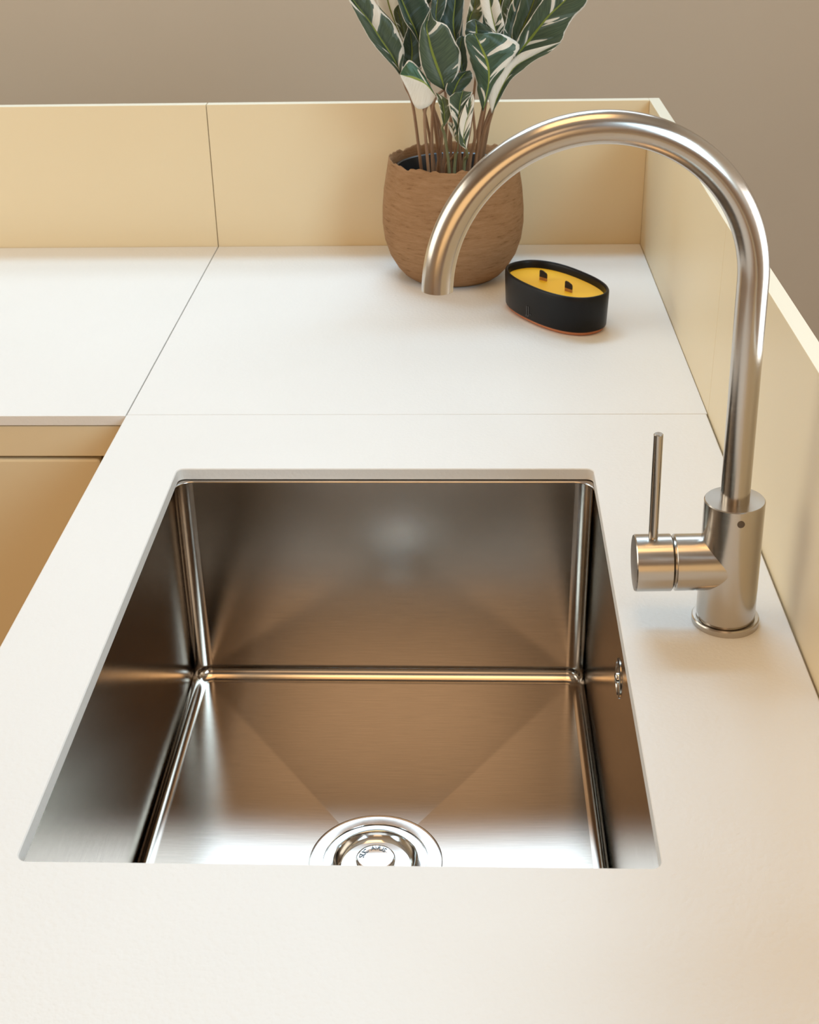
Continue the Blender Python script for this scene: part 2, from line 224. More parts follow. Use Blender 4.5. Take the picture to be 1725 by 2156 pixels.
STEMS = [
  (0, [(0.3108,1.13,0.105),(0.3066,1.13,0.1525),(0.2974,1.1283,0.2312),(0.2887,1.1267,0.2546),(0.2859,1.125,0.2637)]),
  (0, [(0.3196,1.11,0.105),(0.3165,1.11,0.1573),(0.3125,1.1033,0.2225),(0.3195,1.0967,0.2425),(0.3262,1.09,0.2501)]),
  (0, [(0.3243,1.125,0.105),(0.3217,1.125,0.1536),(0.3218,1.1173,0.216),(0.3264,1.1097,0.2446),(0.338,1.102,0.2569)]),
  (0, [(0.33,1.15,0.105),(0.328,1.15,0.1474),(0.3334,1.1483,0.1929),(0.3153,1.1467,0.2417),(0.2997,1.145,0.2623)]),
  (1, [(0.344,1.11,0.105),(0.3435,1.11,0.1546),(0.3383,1.1013,0.199),(0.3349,1.0927,0.211),(0.3374,1.084,0.2175)]),
  (1, [(0.3501,1.11,0.105),(0.3503,1.11,0.1545),(0.354,1.1003,0.1871),(0.3541,1.0907,0.1964),(0.3541,1.081,0.2051)]),
  (1, [(0.3617,1.11,0.105),(0.3632,1.11,0.1618),(0.3668,1.0983,0.1736),(0.3661,1.0867,0.1823),(0.3655,1.075,0.1898)]),
  (0, [(0.3683,1.12,0.105),(0.3706,1.12,0.1624),(0.3764,1.1067,0.1956),(0.375,1.0933,0.2204),(0.3724,1.08,0.2481)]),
  (0, [(0.375,1.12,0.105),(0.378,1.12,0.1592),(0.3813,1.1107,0.1947),(0.3835,1.1013,0.2175),(0.3868,1.092,0.2329)]),
  (0, [(0.3796,1.14,0.105),(0.3832,1.14,0.1544),(0.3889,1.1307,0.1963),(0.3946,1.1213,0.2162),(0.3986,1.112,0.2263)]),
  (0, [(0.3742,1.16,0.105),(0.3771,1.16,0.1465),(0.3903,1.1503,0.2041),(0.4097,1.1407,0.2507),(0.4246,1.131,0.2819)]),
  (0, [(0.3789,1.17,0.105),(0.3823,1.17,0.144),(0.3954,1.1603,0.202),(0.4129,1.1507,0.2606),(0.4276,1.141,0.2975)]),
  (0, [(0.3373,1.16,0.105),(0.3361,1.16,0.1468),(0.3396,1.1487,0.205),(0.337,1.1373,0.2726),(0.3304,1.126,0.331)]),
  (0, [(0.3543,1.16,0.105),(0.355,1.16,0.1467),(0.3613,1.1537,0.2037),(0.3581,1.1473,0.2589),(0.3551,1.141,0.3012)]),
  (0, [(0.36,1.15,0.105),(0.3613,1.15,0.149),(0.3705,1.1373,0.201),(0.3762,1.1247,0.2569),(0.3817,1.112,0.3111)]),
  (0, [(0.3404,1.13,0.105),(0.3396,1.13,0.1541),(0.3429,1.1207,0.1868),(0.3461,1.1113,0.2247),(0.3475,1.102,0.2481)]),
  (0, [(0.3317,1.15,0.105),(0.3299,1.15,0.1493),(0.3242,1.1437,0.2062),(0.3128,1.1373,0.267),(0.308,1.131,0.3045)]),
  (0, [(0.3257,1.17,0.105),(0.3232,1.17,0.1445),(0.3115,1.164,0.2142),(0.294,1.158,0.2753),(0.2857,1.152,0.3078)]),
  (0, [(0.3657,1.16,0.105),(0.3677,1.16,0.1465),(0.3829,1.147,0.2049),(0.3943,1.134,0.2667),(0.4041,1.121,0.3151)]),
  (0, [(0.383,1.18,0.105),(0.3869,1.18,0.1415),(0.3956,1.1703,0.1999),(0.4101,1.1607,0.2618),(0.4232,1.151,0.296)]),
  (0, [(0.3456,1.18,0.105),(0.3454,1.18,0.1419),(0.3455,1.1817,0.1918),(0.3506,1.1833,0.2464),(0.3519,1.185,0.2766)]),
  (0, [(0.3772,1.18,0.105),(0.3805,1.18,0.1416),(0.3865,1.1817,0.1914),(0.3942,1.1833,0.2399),(0.3982,1.185,0.2731)]),
  (0, [(0.3341,1.18,0.105),(0.3326,1.18,0.142),(0.3278,1.1817,0.1919),(0.3194,1.1833,0.2347),(0.3146,1.185,0.2651)]),
  (0, [(0.3572,1.14,0.105),(0.3582,1.14,0.1515),(0.357,1.131,0.1844),(0.3606,1.122,0.2342),(0.3611,1.113,0.2691)]),
  (0, [(0.3405,1.12,0.105),(0.3397,1.12,0.1546),(0.3491,1.1103,0.1709),(0.3522,1.1007,0.1822),(0.3535,1.091,0.194)]),
]

# ------------------------------------------------------------------ room shell
YW = 2.30
ZF, ZC = -0.90, 2.00
XL, XR, YF = -1.76, 1.72, -3.2
def wall_with_hole(name, axis, pos, thick, a0, a1, z0, z1, ha0, ha1, hz0, hz1, label):
    bm = bmesh.new()
    for p0, p1, q0, q1 in ((a0, a1, z0, hz0), (a0, a1, hz1, z1), (a0, ha0, hz0, hz1), (ha1, a1, hz0, hz1)):
        if p1 - p0 < 1e-5 or q1 - q0 < 1e-5: continue
        if axis == 'y': box(bm, p0, p1, pos, pos+thick, q0, q1)
        else: box(bm, pos, pos+thick, p0, p1, q0, q1)
    return struct(obj(name, bm, m_wall), label, 'wall')
wall_with_hole('wall_back', 'y', YW, .15, XL, XR, ZF, ZC, -1.05, 1.35, 1.45, 1.95, 'taupe painted back wall beyond the cream upstand')
wall_with_hole('wall_left', 'x', XL-.15, .15, YF, YW, ZF, ZC, -.3, 1.4, .2, 1.5, 'taupe wall with the daylight window on the left')
wall_with_hole('wall_right', 'x', XR, .15, YF, YW, ZF, ZC, -.3, 1.2, -.6, .6, 'taupe painted side wall with the glass door on the right')
bm = bmesh.new(); box(bm, XL, XR, YF-.15, YF, ZF, ZC); struct(obj('wall_front', bm, m_wall), 'taupe wall behind the camera', 'wall')
bm = bmesh.new(); box(bm, XL-.15, XR+.15, YF-.15, YW+.15, ZF-.1, ZF); struct(obj('floor', bm, m_floor), 'oak coloured floor of the room', 'floor')
bm = bmesh.new(); box(bm, XL-.15, XR+.15, YF-.15, YW+.15, ZC, ZC+.1); struct(obj('ceiling', bm, m_ceil), 'white plaster ceiling', 'ceiling')
def window(name, axis, pos, a0, a1, z0, z1, label):
    bm = bmesh.new(); w = .05; mid = (a0+a1)/2
    for p0, p1, q0, q1 in ((a0, a1, z0, z0+w), (a0, a1, z1-w, z1), (a0, a0+w, z0+w, z1-w), (a1-w, a1, z0+w, z1-w), (mid-.02, mid+.02, z0+w, z1-w)):
        if axis == 'y': box(bm, p0, p1, pos, pos+.05, q0, q1)
        else: box(bm, pos, pos+.05, p0, p1, q0, q1)
    return struct(obj(name, bm, m_white), label, 'window')
window('window_1', 'x', XL-.12, -.3, 1.4, .2, 1.5, 'white framed daylight window in the left wall')
window('window_2', 'y', YW+.07, -1.05, 1.35, 1.45, 1.95, 'white framed high window in the back wall')

window('window_3', 'x', XR+.07, -.3, 1.2, -.6, .6, 'white framed window in the right wall')

# ------------------------------------------------------------------ worktops
W, TH = 0.62, 0.0115
def slab(bm, x0, x1, y0, y1, z0, z1, b=.0008): box(bm, x0, x1, y0, y1, z0, z1, b, 2)
bm = bmesh.new(); slab(bm, -1.5, -.0007, .677, 1.2896, -TH, 0)
tag(weighted(obj('worktop', bm, m_top)), 'off-white matt worktop panel over the cream base cabinet on the left', 'worktop', 'off-white worktop panels')
bm = bmesh.new(); slab(bm, .0005, W+.0001, .6806, 1.2896, -TH, 0)
tag(weighted(obj('worktop', bm, m_top)), 'off-white corner worktop panel carrying the plant pot and candle', 'worktop', 'off-white worktop panels')
# sink worktop with cut-out
cut = [(.0804, .5490), (.4888, .5493), (.4838, -.0003), (.0836, -.0005)]
def round_poly(P, r, seg=6):
    out = []; n = len(P)
    for i in range(n):
        p = Vector(P[i]); a = (Vector(P[i-1])-p).normalized(); b = (Vector(P[(i+1) % n])-p).normalized()
        ang = math.acos(a.dot(b)); d = r/math.tan(ang/2); c = p + (a+b).normalized()*(r/math.sin(ang/2))
        s = p+a*d-c; e = p+b*d-c; t0 = math.atan2(s.y, s.x); t1 = math.atan2(e.y, e.x); dt = (t1-t0+PI) % (2*PI)-PI
        for k in range(seg+1):
            t = t0+dt*k/seg; out.append((c.x+r*math.cos(t), c.y+r*math.sin(t)))
    return out
def holed_slab(outer, inner, z0, z1, b):
    bm = bmesh.new()
    oi = []
    for poly, sgn in ((outer, 1), (inner, -1)):
        n = len(poly); off = []
        for i in range(n):
            p = Vector(poly[i]); t = (Vector(poly[(i+1) % n])-Vector(poly[i-1])).normalized(); nn = Vector((t.y, -t.x))
            area2 = sum(poly[k][0]*poly[(k+1) % n][1]-poly[(k+1) % n][0]*poly[k][1] for k in range(n))
            if area2 > 0: nn = -nn            # points into the polygon
            k_ = b*(1.0 if n > 4 else math.sqrt(2))
            off.append(p + nn*k_*sgn)
        oi.append(off)
    rings = []
    for poly, off in zip((outer, inner), oi):
        top = [bm.verts.new((p.x, p.y, z1)) for p in off]; ed = [bm.verts.new((p[0], p[1], z1-b)) for p in poly]; bot = [bm.verts.new((p[0], p[1], z0)) for p in poly]
        bridge(bm, top, ed); bridge(bm, ed, bot); rings.append((top, bot))
    for idx in (0, 1):
        A_, B_ = rings[0][idx], rings[1][idx]; vv = A_+B_
        for tri in tessellate_polygon([[v.co for v in A_], [v.co for v in B_]]): bm.faces.new([vv[i] for i in tri])
    return bm
SW_Y0 = -.42
bm = holed_slab([(0, SW_Y0), (W-.0010, SW_Y0), (W-.0010, .6797), (0, .6797)], round_poly(cut, .007), -TH, 0, .0008)
tag(obj('worktop', bm, m_top), 'off-white worktop panel with the rectangular sink cut-out', 'worktop', 'off-white worktop panels')

# ------------------------------------------------------------------ upstands
H, T = 0.2042, 0.0150
YR = 1.2905
def upstand(x0, x1, y0, y1, label):
    bm = bmesh.new(); box(bm, x0, x1, y0, y1, -TH, H, .0006, 2)
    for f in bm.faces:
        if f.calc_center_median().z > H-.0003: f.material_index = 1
    tag(weighted(obj('upstand_panel', bm, [m_cream, m_lit_top])), label, 'upstand', 'cream upstand panels')
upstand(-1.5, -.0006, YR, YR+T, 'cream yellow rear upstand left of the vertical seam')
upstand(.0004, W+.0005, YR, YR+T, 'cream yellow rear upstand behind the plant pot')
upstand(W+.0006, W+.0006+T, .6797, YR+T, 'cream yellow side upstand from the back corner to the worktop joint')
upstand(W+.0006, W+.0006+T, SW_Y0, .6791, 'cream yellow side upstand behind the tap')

# ------------------------------------------------------------------ cabinets
cab = empty('base_cabinet', (-.75, 1.0, ZF), 'cream yellow base cabinet under the left worktop', 'cabinet')
cab['group'] = 'cream base cabinets'
def part(name, b, parent, m, bev=.0015, seg=3):
    bm = bmesh.new(); p = parent.location
    box(bm, b[0]-p.x, b[1]-p.x, b[2]-p.y, b[3]-p.y, b[4]-p.z, b[5]-p.z, bev, seg)
    return weighted(obj(name, bm, m, parent))
part('top_rail', (-1.48, .0, .6785, .700, -.0488, -.0128), cab, m_cream, .0008)
part('carcass', (-1.48, -.02, .7025, 1.285, ZF+.10, -.0125), cab, m_cream)
part('filler_post', (-.0331, .0, .6815, .7015, ZF+.10, -.0505), cab, m_cream, .003)
part('door', (-.76, -.0362, .6785, .7000, ZF+.11, -.0527), cab, m_cream, .0035, 4)
part('door', (-1.48, -.764, .6785, .7000, ZF+.11, -.0527), cab, m_cream, .0035, 4)
part('plinth', (-1.48, -.02, .74, .76, ZF, ZF+.10), cab, m_cream)
sc = empty('sink_cabinet', (.31, .13, ZF), 'cream yellow base cabinet under the sink worktop', 'cabinet')
sc['group'] = 'cream base cabinets'
part('side_panel', (.03, .61, SW_Y0+.01, SW_Y0+.028, ZF+.10, -.0120), sc, m_cream)
part('side_panel', (.03, .61, .640, .658, ZF+.10, -.0120), sc, m_cream)
part('back_panel', (.602, .618, SW_Y0+.03, .638, ZF+.10, -.0120), sc, m_cream)
part('bottom_panel', (.03, .600, SW_Y0+.03, .638, ZF+.10, ZF+.118), sc, m_cream)
part('door', (.006, .026, SW_Y0+.012, .110, ZF+.11, -.0150), sc, m_cream, .003)
part('door', (.006, .026, .114, .656, ZF+.11, -.0150), sc, m_cream, .003)
part('plinth', (.06, .08, SW_Y0+.03, .638, ZF, ZF+.10), sc, m_cream)

# ------------------------------------------------------------------ sink
sx0, sx1, sy0, sy1 = .0790, .4880, .0030, .5450
sz = -TH-.0008; D = .2300; rc, fr = .0175, .0125
scx, scy = (sx0+sx1)/2, (sy0+sy1)/2
sink = empty('kitchen_sink', (scx, scy, sz), 'undermounted square stainless steel sink below the worktop cut-out', 'sink')
dcx, dcy = .2855-scx, .2655-scy
def bowl():
    bm = bmesh.new(); hx, hy = (sx1-sx0)/2, (sy1-sy0)/2
    def ring(off, z):
        return [bm.verts.new((x, y, z)) for x, y in rrect(-hx+off, hx-off, -hy+off, hy-off, max(rc-off, .0004), 8)]
    r = [ring(-.022, -.0012), ring(-.022, 0), ring(-.0012, 0)]
    for k in range(1, 4): a = PI/2*k/3; r.append(ring(-.0012+.0012*math.sin(a), -.0012*(1-math.cos(a))))
    zb = -D
    for k in range(0, 10):
        a = PI/2*k/9; r.append(ring(fr*(1-math.cos(a)), zb+fr-fr*math.sin(a)))
    # outer shell below
    for a, b in zip(r, r[1:]): bridge(bm, a, b)
    last = r[-1]
    # four shallow facets falling to the drain
    R0 = .0575; drop = .0042; n = len(last); ix, iy = hx-fr, hy-fr
    inner = []
    for v in last:
        dx, dy = v.co.x-dcx, v.co.y-dcy; L = math.hypot(dx, dy); x, y = dcx+dx/L*R0, dcy+dy/L*R0
        f = max((x-dcx)/(ix-dcx), (dcx-x)/(ix+dcx), (y-dcy)/(iy-dcy), (dcy-y)/(iy+dcy))
        inner.append((x, y, zb-drop*(1-f)))
    # subdivided drain ring between the four corners
    def facets():
        cor = [(i*9+4) for i in range(4)]
        for q in range(4):
            i0, i1 = cor[q], cor[(q+1) % 4]
            idx = []; k = i0
            while True:
                idx.append(k % n)
                if k % n == i1: break
                k += 1
            outer = [last[i] for i in idx]
            a0 = math.atan2(inner[i0][1]-dcy, inner[i0][0]-dcx); a1 = math.atan2(inner[i1][1]-dcy, inner[i1][0]-dcx)
            da = (a1-a0) % (2*PI); arc = []
            for s in range(17):
                key = (q, s)
                t = a0+da*s/16; x, y = dcx+R0*math.cos(t), dcy+R0*math.sin(t)
                f = max((x-dcx)/(ix-dcx), (dcx-x)/(ix+dcx), (y-dcy)/(iy-dcy), (dcy-y)/(iy+dcy))
                arc.append(bm.verts.new((x, y, zb-drop*(1-f))))
            poly = outer+arc[::-1]
            f_ = bm.faces.new(poly); f_.material_index = 1; f_.tag = True
    facets()
    tagged = [f for f in bm.faces if f.tag]
    bmesh.ops.triangulate(bm, faces=tagged, ngon_method='BEAUTY')
    return bm
bm = bowl()
bmesh.ops.recalc_face_normals(bm, faces=bm.faces)
for f in bm.faces: f.normal_flip()
me = bpy.data.meshes.new('bowl'); 
flatf = [f.material_index == 1 for f in bm.faces]
bm.to_mesh(me); bm.free()
me.polygons.foreach_set('use_smooth', [not x for x in flatf])
bowl_o = link('bowl', me, [m_steel, m_steelb], sink)
wn = bowl_o.modifiers.new('wn', 'WEIGHTED_NORMAL'); wn.keep_sharp = True; wn.weight = 90
# drain
zd = -D-.0034
ax = Matrix.Translation((dcx, dcy, zd))
bm = bmesh.new()
lathe(bm, [(.0588, -.004), (.0588, .0022), (.0584, .0029), (.0576, .0032), (.0556, .0030), (.0464, .0030), (.0461, .0027), (.0459, .0012), (.0452, .0012), (.0450, .0027), (.0447, .0030), (.0380, .0030), (.0374, .0027), (.0368, .0015)], 96, ax, True, False)
drain = obj('drain', bm, m_bright, sink, smooth=35)
bm = bmesh.new()
lathe(bm, [(.0371, .0018), (.0355, -.0005), (.0330, -.0028), (.0300, -.0044), (.0262, -.0054), (.0225, -.0058), (.0185, -.0060), (0, -.0060)], 80, ax, False, False)
obj('strainer_basket', bm, m_bright, drain, smooth=60)
bm = bmesh.new()
lathe(bm, [(.0070, -.0070), (.0080, -.003), (.0165, -.0005), (.0174, .0008), (.0174, .0044), (.0170, .0050), (.0162, .0053), (.0152, .0050), (.0120, .0052), (0, .0056)], 64, ax, True, False)
knob = obj('strainer_knob', bm, m_bright, drain, smooth=35)
# raised lettering round the rim of the strainer knob
for i, ch in enumerate('SUC AVUS'):
    if ch == ' ': continue
    cu = bpy.data.curves.new('lettering', 'FONT'); cu.body = ch; cu.size = .0068; cu.extrude = .0003; cu.align_x = 'CENTER'; cu.align_y = 'CENTER'
    tmp = bpy.data.objects.new('tmp', cu); C.objects.link(tmp)
    me = bpy.data.meshes.new_from_object(tmp); bpy.data.objects.remove(tmp)
    th = math.radians(172-i*17)
    T_ = Matrix.Translation((dcx+.0122*math.cos(th), dcy+.0122*math.sin(th), zd+.0054)) @ Matrix.Rotation(th-PI/2, 4, 'Z')
    me.transform(T_)
    if i == 0: lm = me
    bmj = bmesh.new() if i == 0 else bmj
    bmj.from_mesh(me)
me = bpy.data.meshes.new('lettering'); bmj.to_mesh(me); bmj.free()
for p in me.polygons: p.use_smooth = False
# lettering joins the knob's mesh as a second material
bmk = bmesh.new(); bmk.from_mesh(knob.data); nk = len(bmk.faces); bmk.from_mesh(me); bmk.faces.ensure_lookup_table()
for f in bmk.faces[nk:]: f.material_index = 1
bmk.to_mesh(knob.data); bmk.free(); knob.data.materials.append(m_letter)
knob.data.set_sharp_from_angle(angle=math.radians(35))
# overflow rosette on the right wall
ox = (sx1-scx)
def axm(p, d):
    q = Vector(d).to_track_quat('Z', 'Y'); return Matrix.Translation(p) @ q.to_matrix().to_4x4()
ovz = -.0525-sz; ovy = .2730-scy
bm = bmesh.new()
lathe(bm, [(.0165, 0), (.0165, .0006), (.0155, .0012), (.0138, .0012), (.0130, .0004), (.0052, .0004)], 48, axm((ox, ovy, ovz), (-1, 0, 0)), True, True)
ov = obj('overflow_ring', bm, m_tap, sink, smooth=35)
bm = bmesh.new()
lathe(bm, [(.0050, 0), (.0050, .0022), (.0040, .0032), (0, .0034)], 32, axm((ox, ovy, ovz), (-1, 0, 0)), True, False)
obj('overflow_screw', bm, m_bright, ov, smooth=50)

# ------------------------------------------------------------------ tap
lean = Euler((math.radians(-.39), math.radians(-1.29), 0))
tap = empty('kitchen_tap', (.5692, .2786, 0), 'brushed steel swan-neck kitchen tap standing right of the sink', 'tap', lean)
bm = bmesh.new(); lathe(bm, [(.0262, -.0004), (.0262, .0046), (.0254, .0056), (.0236, .0056)], 72); obj('base_flange', bm, m_tap, tap, smooth=35)
RB = .0228
bm = bmesh.new()
lathe(bm, [(.0216, .0050), (.0216, .0064), (RB, .0070), (RB, .1072), (RB-.0007, .1080), (.0112, .1080)], 96)
HZ = .0540
hx_ = axm((0, 0, HZ), (-1, 0, 0))
body = obj('body', bm, m_tap, tap, smooth=35)
bm = bmesh.new(); lathe(bm, [(.0222, 0), (.0222, .0425), (.0215, .0432), (.0190, .0432), (.0190, .0450)], 96, hx_)
ho = obj('valve_housing', bm, m_tap, body, smooth=35)
bm = bmesh.new(); lathe(bm, [(.0190, .0438), (.0215, .0452), (.0224, .0460), (.0224, .0728), (.0217, .0736), (0, .0736)], 96, hx_, True, False)
hub = obj('handle_hub', bm, m_tap, tap, smooth=35)
bm = bmesh.new(); lathe(bm, [(.0036, HZ+.018), (.0036, .1630), (.0031, .1636), (0, .1636)], 32, Matrix.Translation((-.0598, 0, 0)), True, False)
obj('lever', bm, m_tap, hub, smooth=35)
# spout: riser and arc
ang, RA, ZC_, END, RT = 3.2064, .1099, .2789, 3.107, .0110
ux, uy = math.cos(ang), math.sin(ang)
pts = [(0, 0, .1045 + (ZC_-.1045)*k/24) for k in range(25)]
pts += [(ux*RA*(1-math.cos(t)), uy*RA*(1-math.cos(t)), ZC_+RA*math.sin(t)) for t in [END*k/72 for k in range(1, 73)]]
d_ = (Vector(pts[-1])-Vector(pts[-2])).normalized()
bm = bmesh.new(); rings = tube(bm, pts, [RT]*len(pts), 64, False)
bm.faces.new(rings[0][::-1])
end = Vector(pts[-1]); prev = rings[-1]
for rr, dep in ((RT-.0008, 0), (RT-.0012, -.004)):
    nr = [bm.verts.new(end + (v.co-end).normalized()*rr + d_*dep) for v in rings[-1]]
    bridge(bm, prev, nr); prev = nr
spout = obj('spout', bm, m_tap, tap, smooth=40)
bm = bmesh.new(); lathe(bm, [(RT-.0013, -.0030), (.006, -.0030), (0, -.0035)], 32, axm(end, d_), True, False); obj('aerator', bm, m_dot, spout, smooth=40)
# small round index mark on the front of the body
a_ = math.radians(-87); p_ = Vector((RB*math.cos(a_), RB*math.sin(a_), .0985))
bm = bmesh.new(); lathe(bm, [(.0028, -.001), (.0028, .0004), (.0024, .0006), (0, .0006)], 28, axm(p_, (math.cos(a_), math.sin(a_), 0)), True, False)
tag(obj('index_mark', bm, m_dot, body, smooth=40), 'dark round dot on the tap body')

# ------------------------------------------------------------------ candle
m_glaze = flat('black_glaze', (.004, .004, .005), .40, **{'Specular IOR Level': .22})
m_glaze.node_tree.nodes['Principled BSDF'].inputs['Coat Weight'].default_value = .06
m_glaze.node_tree.nodes['Principled BSDF'].inputs['Coat Roughness'].default_value = .06
m_clay = painted('raw_terracotta', (.46, .16, .07), (.54, .20, .09), .8, 60)
m_wax = flat('yellow_wax', (.95, .52, .015), .45, **{'Subsurface Weight': .15, 'Subsurface Radius': (.01, .006, .001), 'Subsurface Scale': .3})
m_char = painted('charred_wood', (.012, .008, .006), (.03, .02, .014), .9, 400)
m_wood = painted('scorched_wood', (.32, .13, .02), (.45, .20, .03), .7, 200)
m_mark = flat('embossed_mark', (.05, .05, .055), .4)
ca = -.9919; cdl = empty('candle', (.4773, .9839, 0), 'oval black glazed candle with yellow wax and two wooden wicks', 'candle', (0, 0, ca))
def stadium(hl, r, ph=2.25, seg=96):
    # rounded oval: superellipse between a stadium and an ellipse
    out = []; A_, B_ = hl+r, r
    for k in range(seg):
        t = 2*PI*k/seg; c, s = math.cos(t), math.sin(t)
        out.append((A_*math.copysign(abs(c)**(2/ph), c), B_*math.copysign(abs(s)**(2/ph), s)))
    return out
def oval_loft(prof, ph=2.35):
    bm = bmesh.new(); rings = []
    for off, z in prof: rings.append([bm.verts.new((x, y, z)) for x, y in stadium(.0392, .0446+off, ph)])
    for a, b in zip(rings, rings[1:]): bridge(bm, a, b)
    bm.faces.new(rings[0][::-1]); bm.faces.new(rings[-1]); return bm
obj('clay_base', oval_loft([(-.0065, 0), (-.0045, .0012), (-.0030, .0044), (-.0030, .0054)]), m_clay, cdl, smooth=50)
prof = [(-.0035, .0044), (-.0022, .0050), (-.0014, .0065), (0, .0430), (0, .0478), (-.0008, .0494), (-.0020, .0500), (-.0032, .0494), (-.0042, .0470), (-.0046, .0380)]
vessel = obj('vessel', oval_loft(prof), m_glaze, cdl, smooth=60)
obj('wax', oval_loft([(-.0047, .0385), (-.0047, .0400), (-.0056, .0396), (-.009, .0394)]), m_wax, cdl, smooth=60)
for s, tilt in ((-1, .03), (1, -.05)):
    bm = bmesh.new()
    P = [(-.0056, 0), (.0056, 0), (.0057, .0042), (.0058, .0085), (.0046, .0105), (-.001, .0128), (-.0048, .0132), (-.0055, .0122), (-.0057, .0046)]
    a = [bm.verts.new((x, -.0008, z)) for x, z in P]; b = [bm.verts.new((x, .0008, z)) for x, z in P]
    bridge(bm, a, b)
    for q in (a, b): bm.faces.new([q[i] for i in (0, 1, 2, 8)]); bm.faces.new([q[i] for i in (2, 3, 4, 5, 6, 7, 8)])
    bmesh.ops.transform(bm, matrix=Matrix.Translation((s*.0262, 0, .0390)) @ Matrix.Rotation(tilt+.25, 4, 'Z'), verts=bm.verts)
    for f in bm.faces:
        if f.calc_center_median().z < .0425: f.material_index = 1
    w_ = obj('wick', bm, [m_char, m_wood], cdl)
# faint pressed monogram low on the long front side
cu = bpy.data.curves.new('monogram', 'FONT'); cu.body = 'JJ.'; cu.size = .0150; cu.extrude = .0002; cu.align_x = 'CENTER'
tmp = bpy.data.objects.new('tmp', cu); C.objects.link(tmp); me = bpy.data.meshes.new_from_object(tmp); bpy.data.objects.remove(tmp)
for v in me.vertices:
    x, z, dep = v.co.x + .004, v.co.y + .0120, v.co.z
    A_, B_ = .0392+.0446, .0446 - .0013*max(0, (.0430-z)/.0365)
    y = -B_*(1-(abs(x)/A_)**2.35)**(1/2.35)
    v.co = (x, y - .0001 - dep - .0002, z)
mono = link('monogram', me, m_mark, vessel)
mono['label'] = 'faint pressed letters on the black glaze'

# ------------------------------------------------------------------ clay planter
def clay_mat():
    m, nt, n, l, b = mat('carved_clay'); v = objcoord(n, l, (1, 1, 7.0))
    n1 = noise(n, l, 40, 9, v, .76); n2 = noise(n, l, 420, 3, objcoord(n, l, (1, 1, 1.6))); n3 = noise(n, l, 7, 3, objcoord(n, l))
    c = ramp(n, l, n1.outputs['Fac'], ((.33, (.17, .09, .042)), (.43, (.32, .18, .090)), (.7, (.42, .25, .135))))
    mx = N(n, 'ShaderNodeMixRGB', blend_type='MULTIPLY'); mx.inputs['Fac'].default_value = .6; l.new(c, mx.inputs['Color1'])
    l.new(ramp(n, l, n3.outputs['Fac'], ((.3, (.82, .78, .74)), (.7, (1, 1, 1)))), mx.inputs['Color2']); l.new(mx.outputs['Color'], b.inputs['Base Color'])
    ad = N(n, 'ShaderNodeMath', operation='MULTIPLY_ADD'); l.new(n2.outputs['Fac'], ad.inputs[0]); ad.inputs[1].default_value = .5; l.new(n1.outputs['Fac'], ad.inputs[2])
    b.inputs['Roughness'].default_value = .85; b.inputs['Specular IOR Level'].default_value = .06
    bump(n, l, ad.outputs['Value'], .7, .0022, b); return m
m_pot = clay_mat()
prof = [(.0, .0), (.052, .0), (.0605, .0015), (.0670, .0060), (.0760, .0160), (.0860, .0330), (.0925, .0530), (.0952, .0750), (.0948, .0950), (.0925, .1200), (.0885, .1420), (.0862, .1540), (.0855, .1588), (.0842, .1605), (.0825, .1595), (.0815, .1500), (.0805, .1300), (.0785, .0900), (.070, .03), (0, .02)]
bm = bmesh.new(); lathe(bm, prof, 128, Matrix.Identity(4), False, False)
for v in bm.verts:
    z = v.co.z
    if z > .10:
        t = math.atan2(v.co.y, v.co.x); k = (z-.10)/.06
        j = .0012*math.sin(9*t+1)+.0009*math.sin(17*t+.4)+.0008*math.sin(31*t+2)+.0006*math.sin(47*t)
        v.co.z += j*max(0, k)**3; 
        f = 1+.006*math.sin(13*t)*k; v.co.x *= f; v.co.y *= f
pot = obj('planter', bm, m_pot, smooth=60); pot.location = (.348, 1.155, 0)
tag(pot, 'round brown carved clay planter in the corner behind the tap', 'planter')

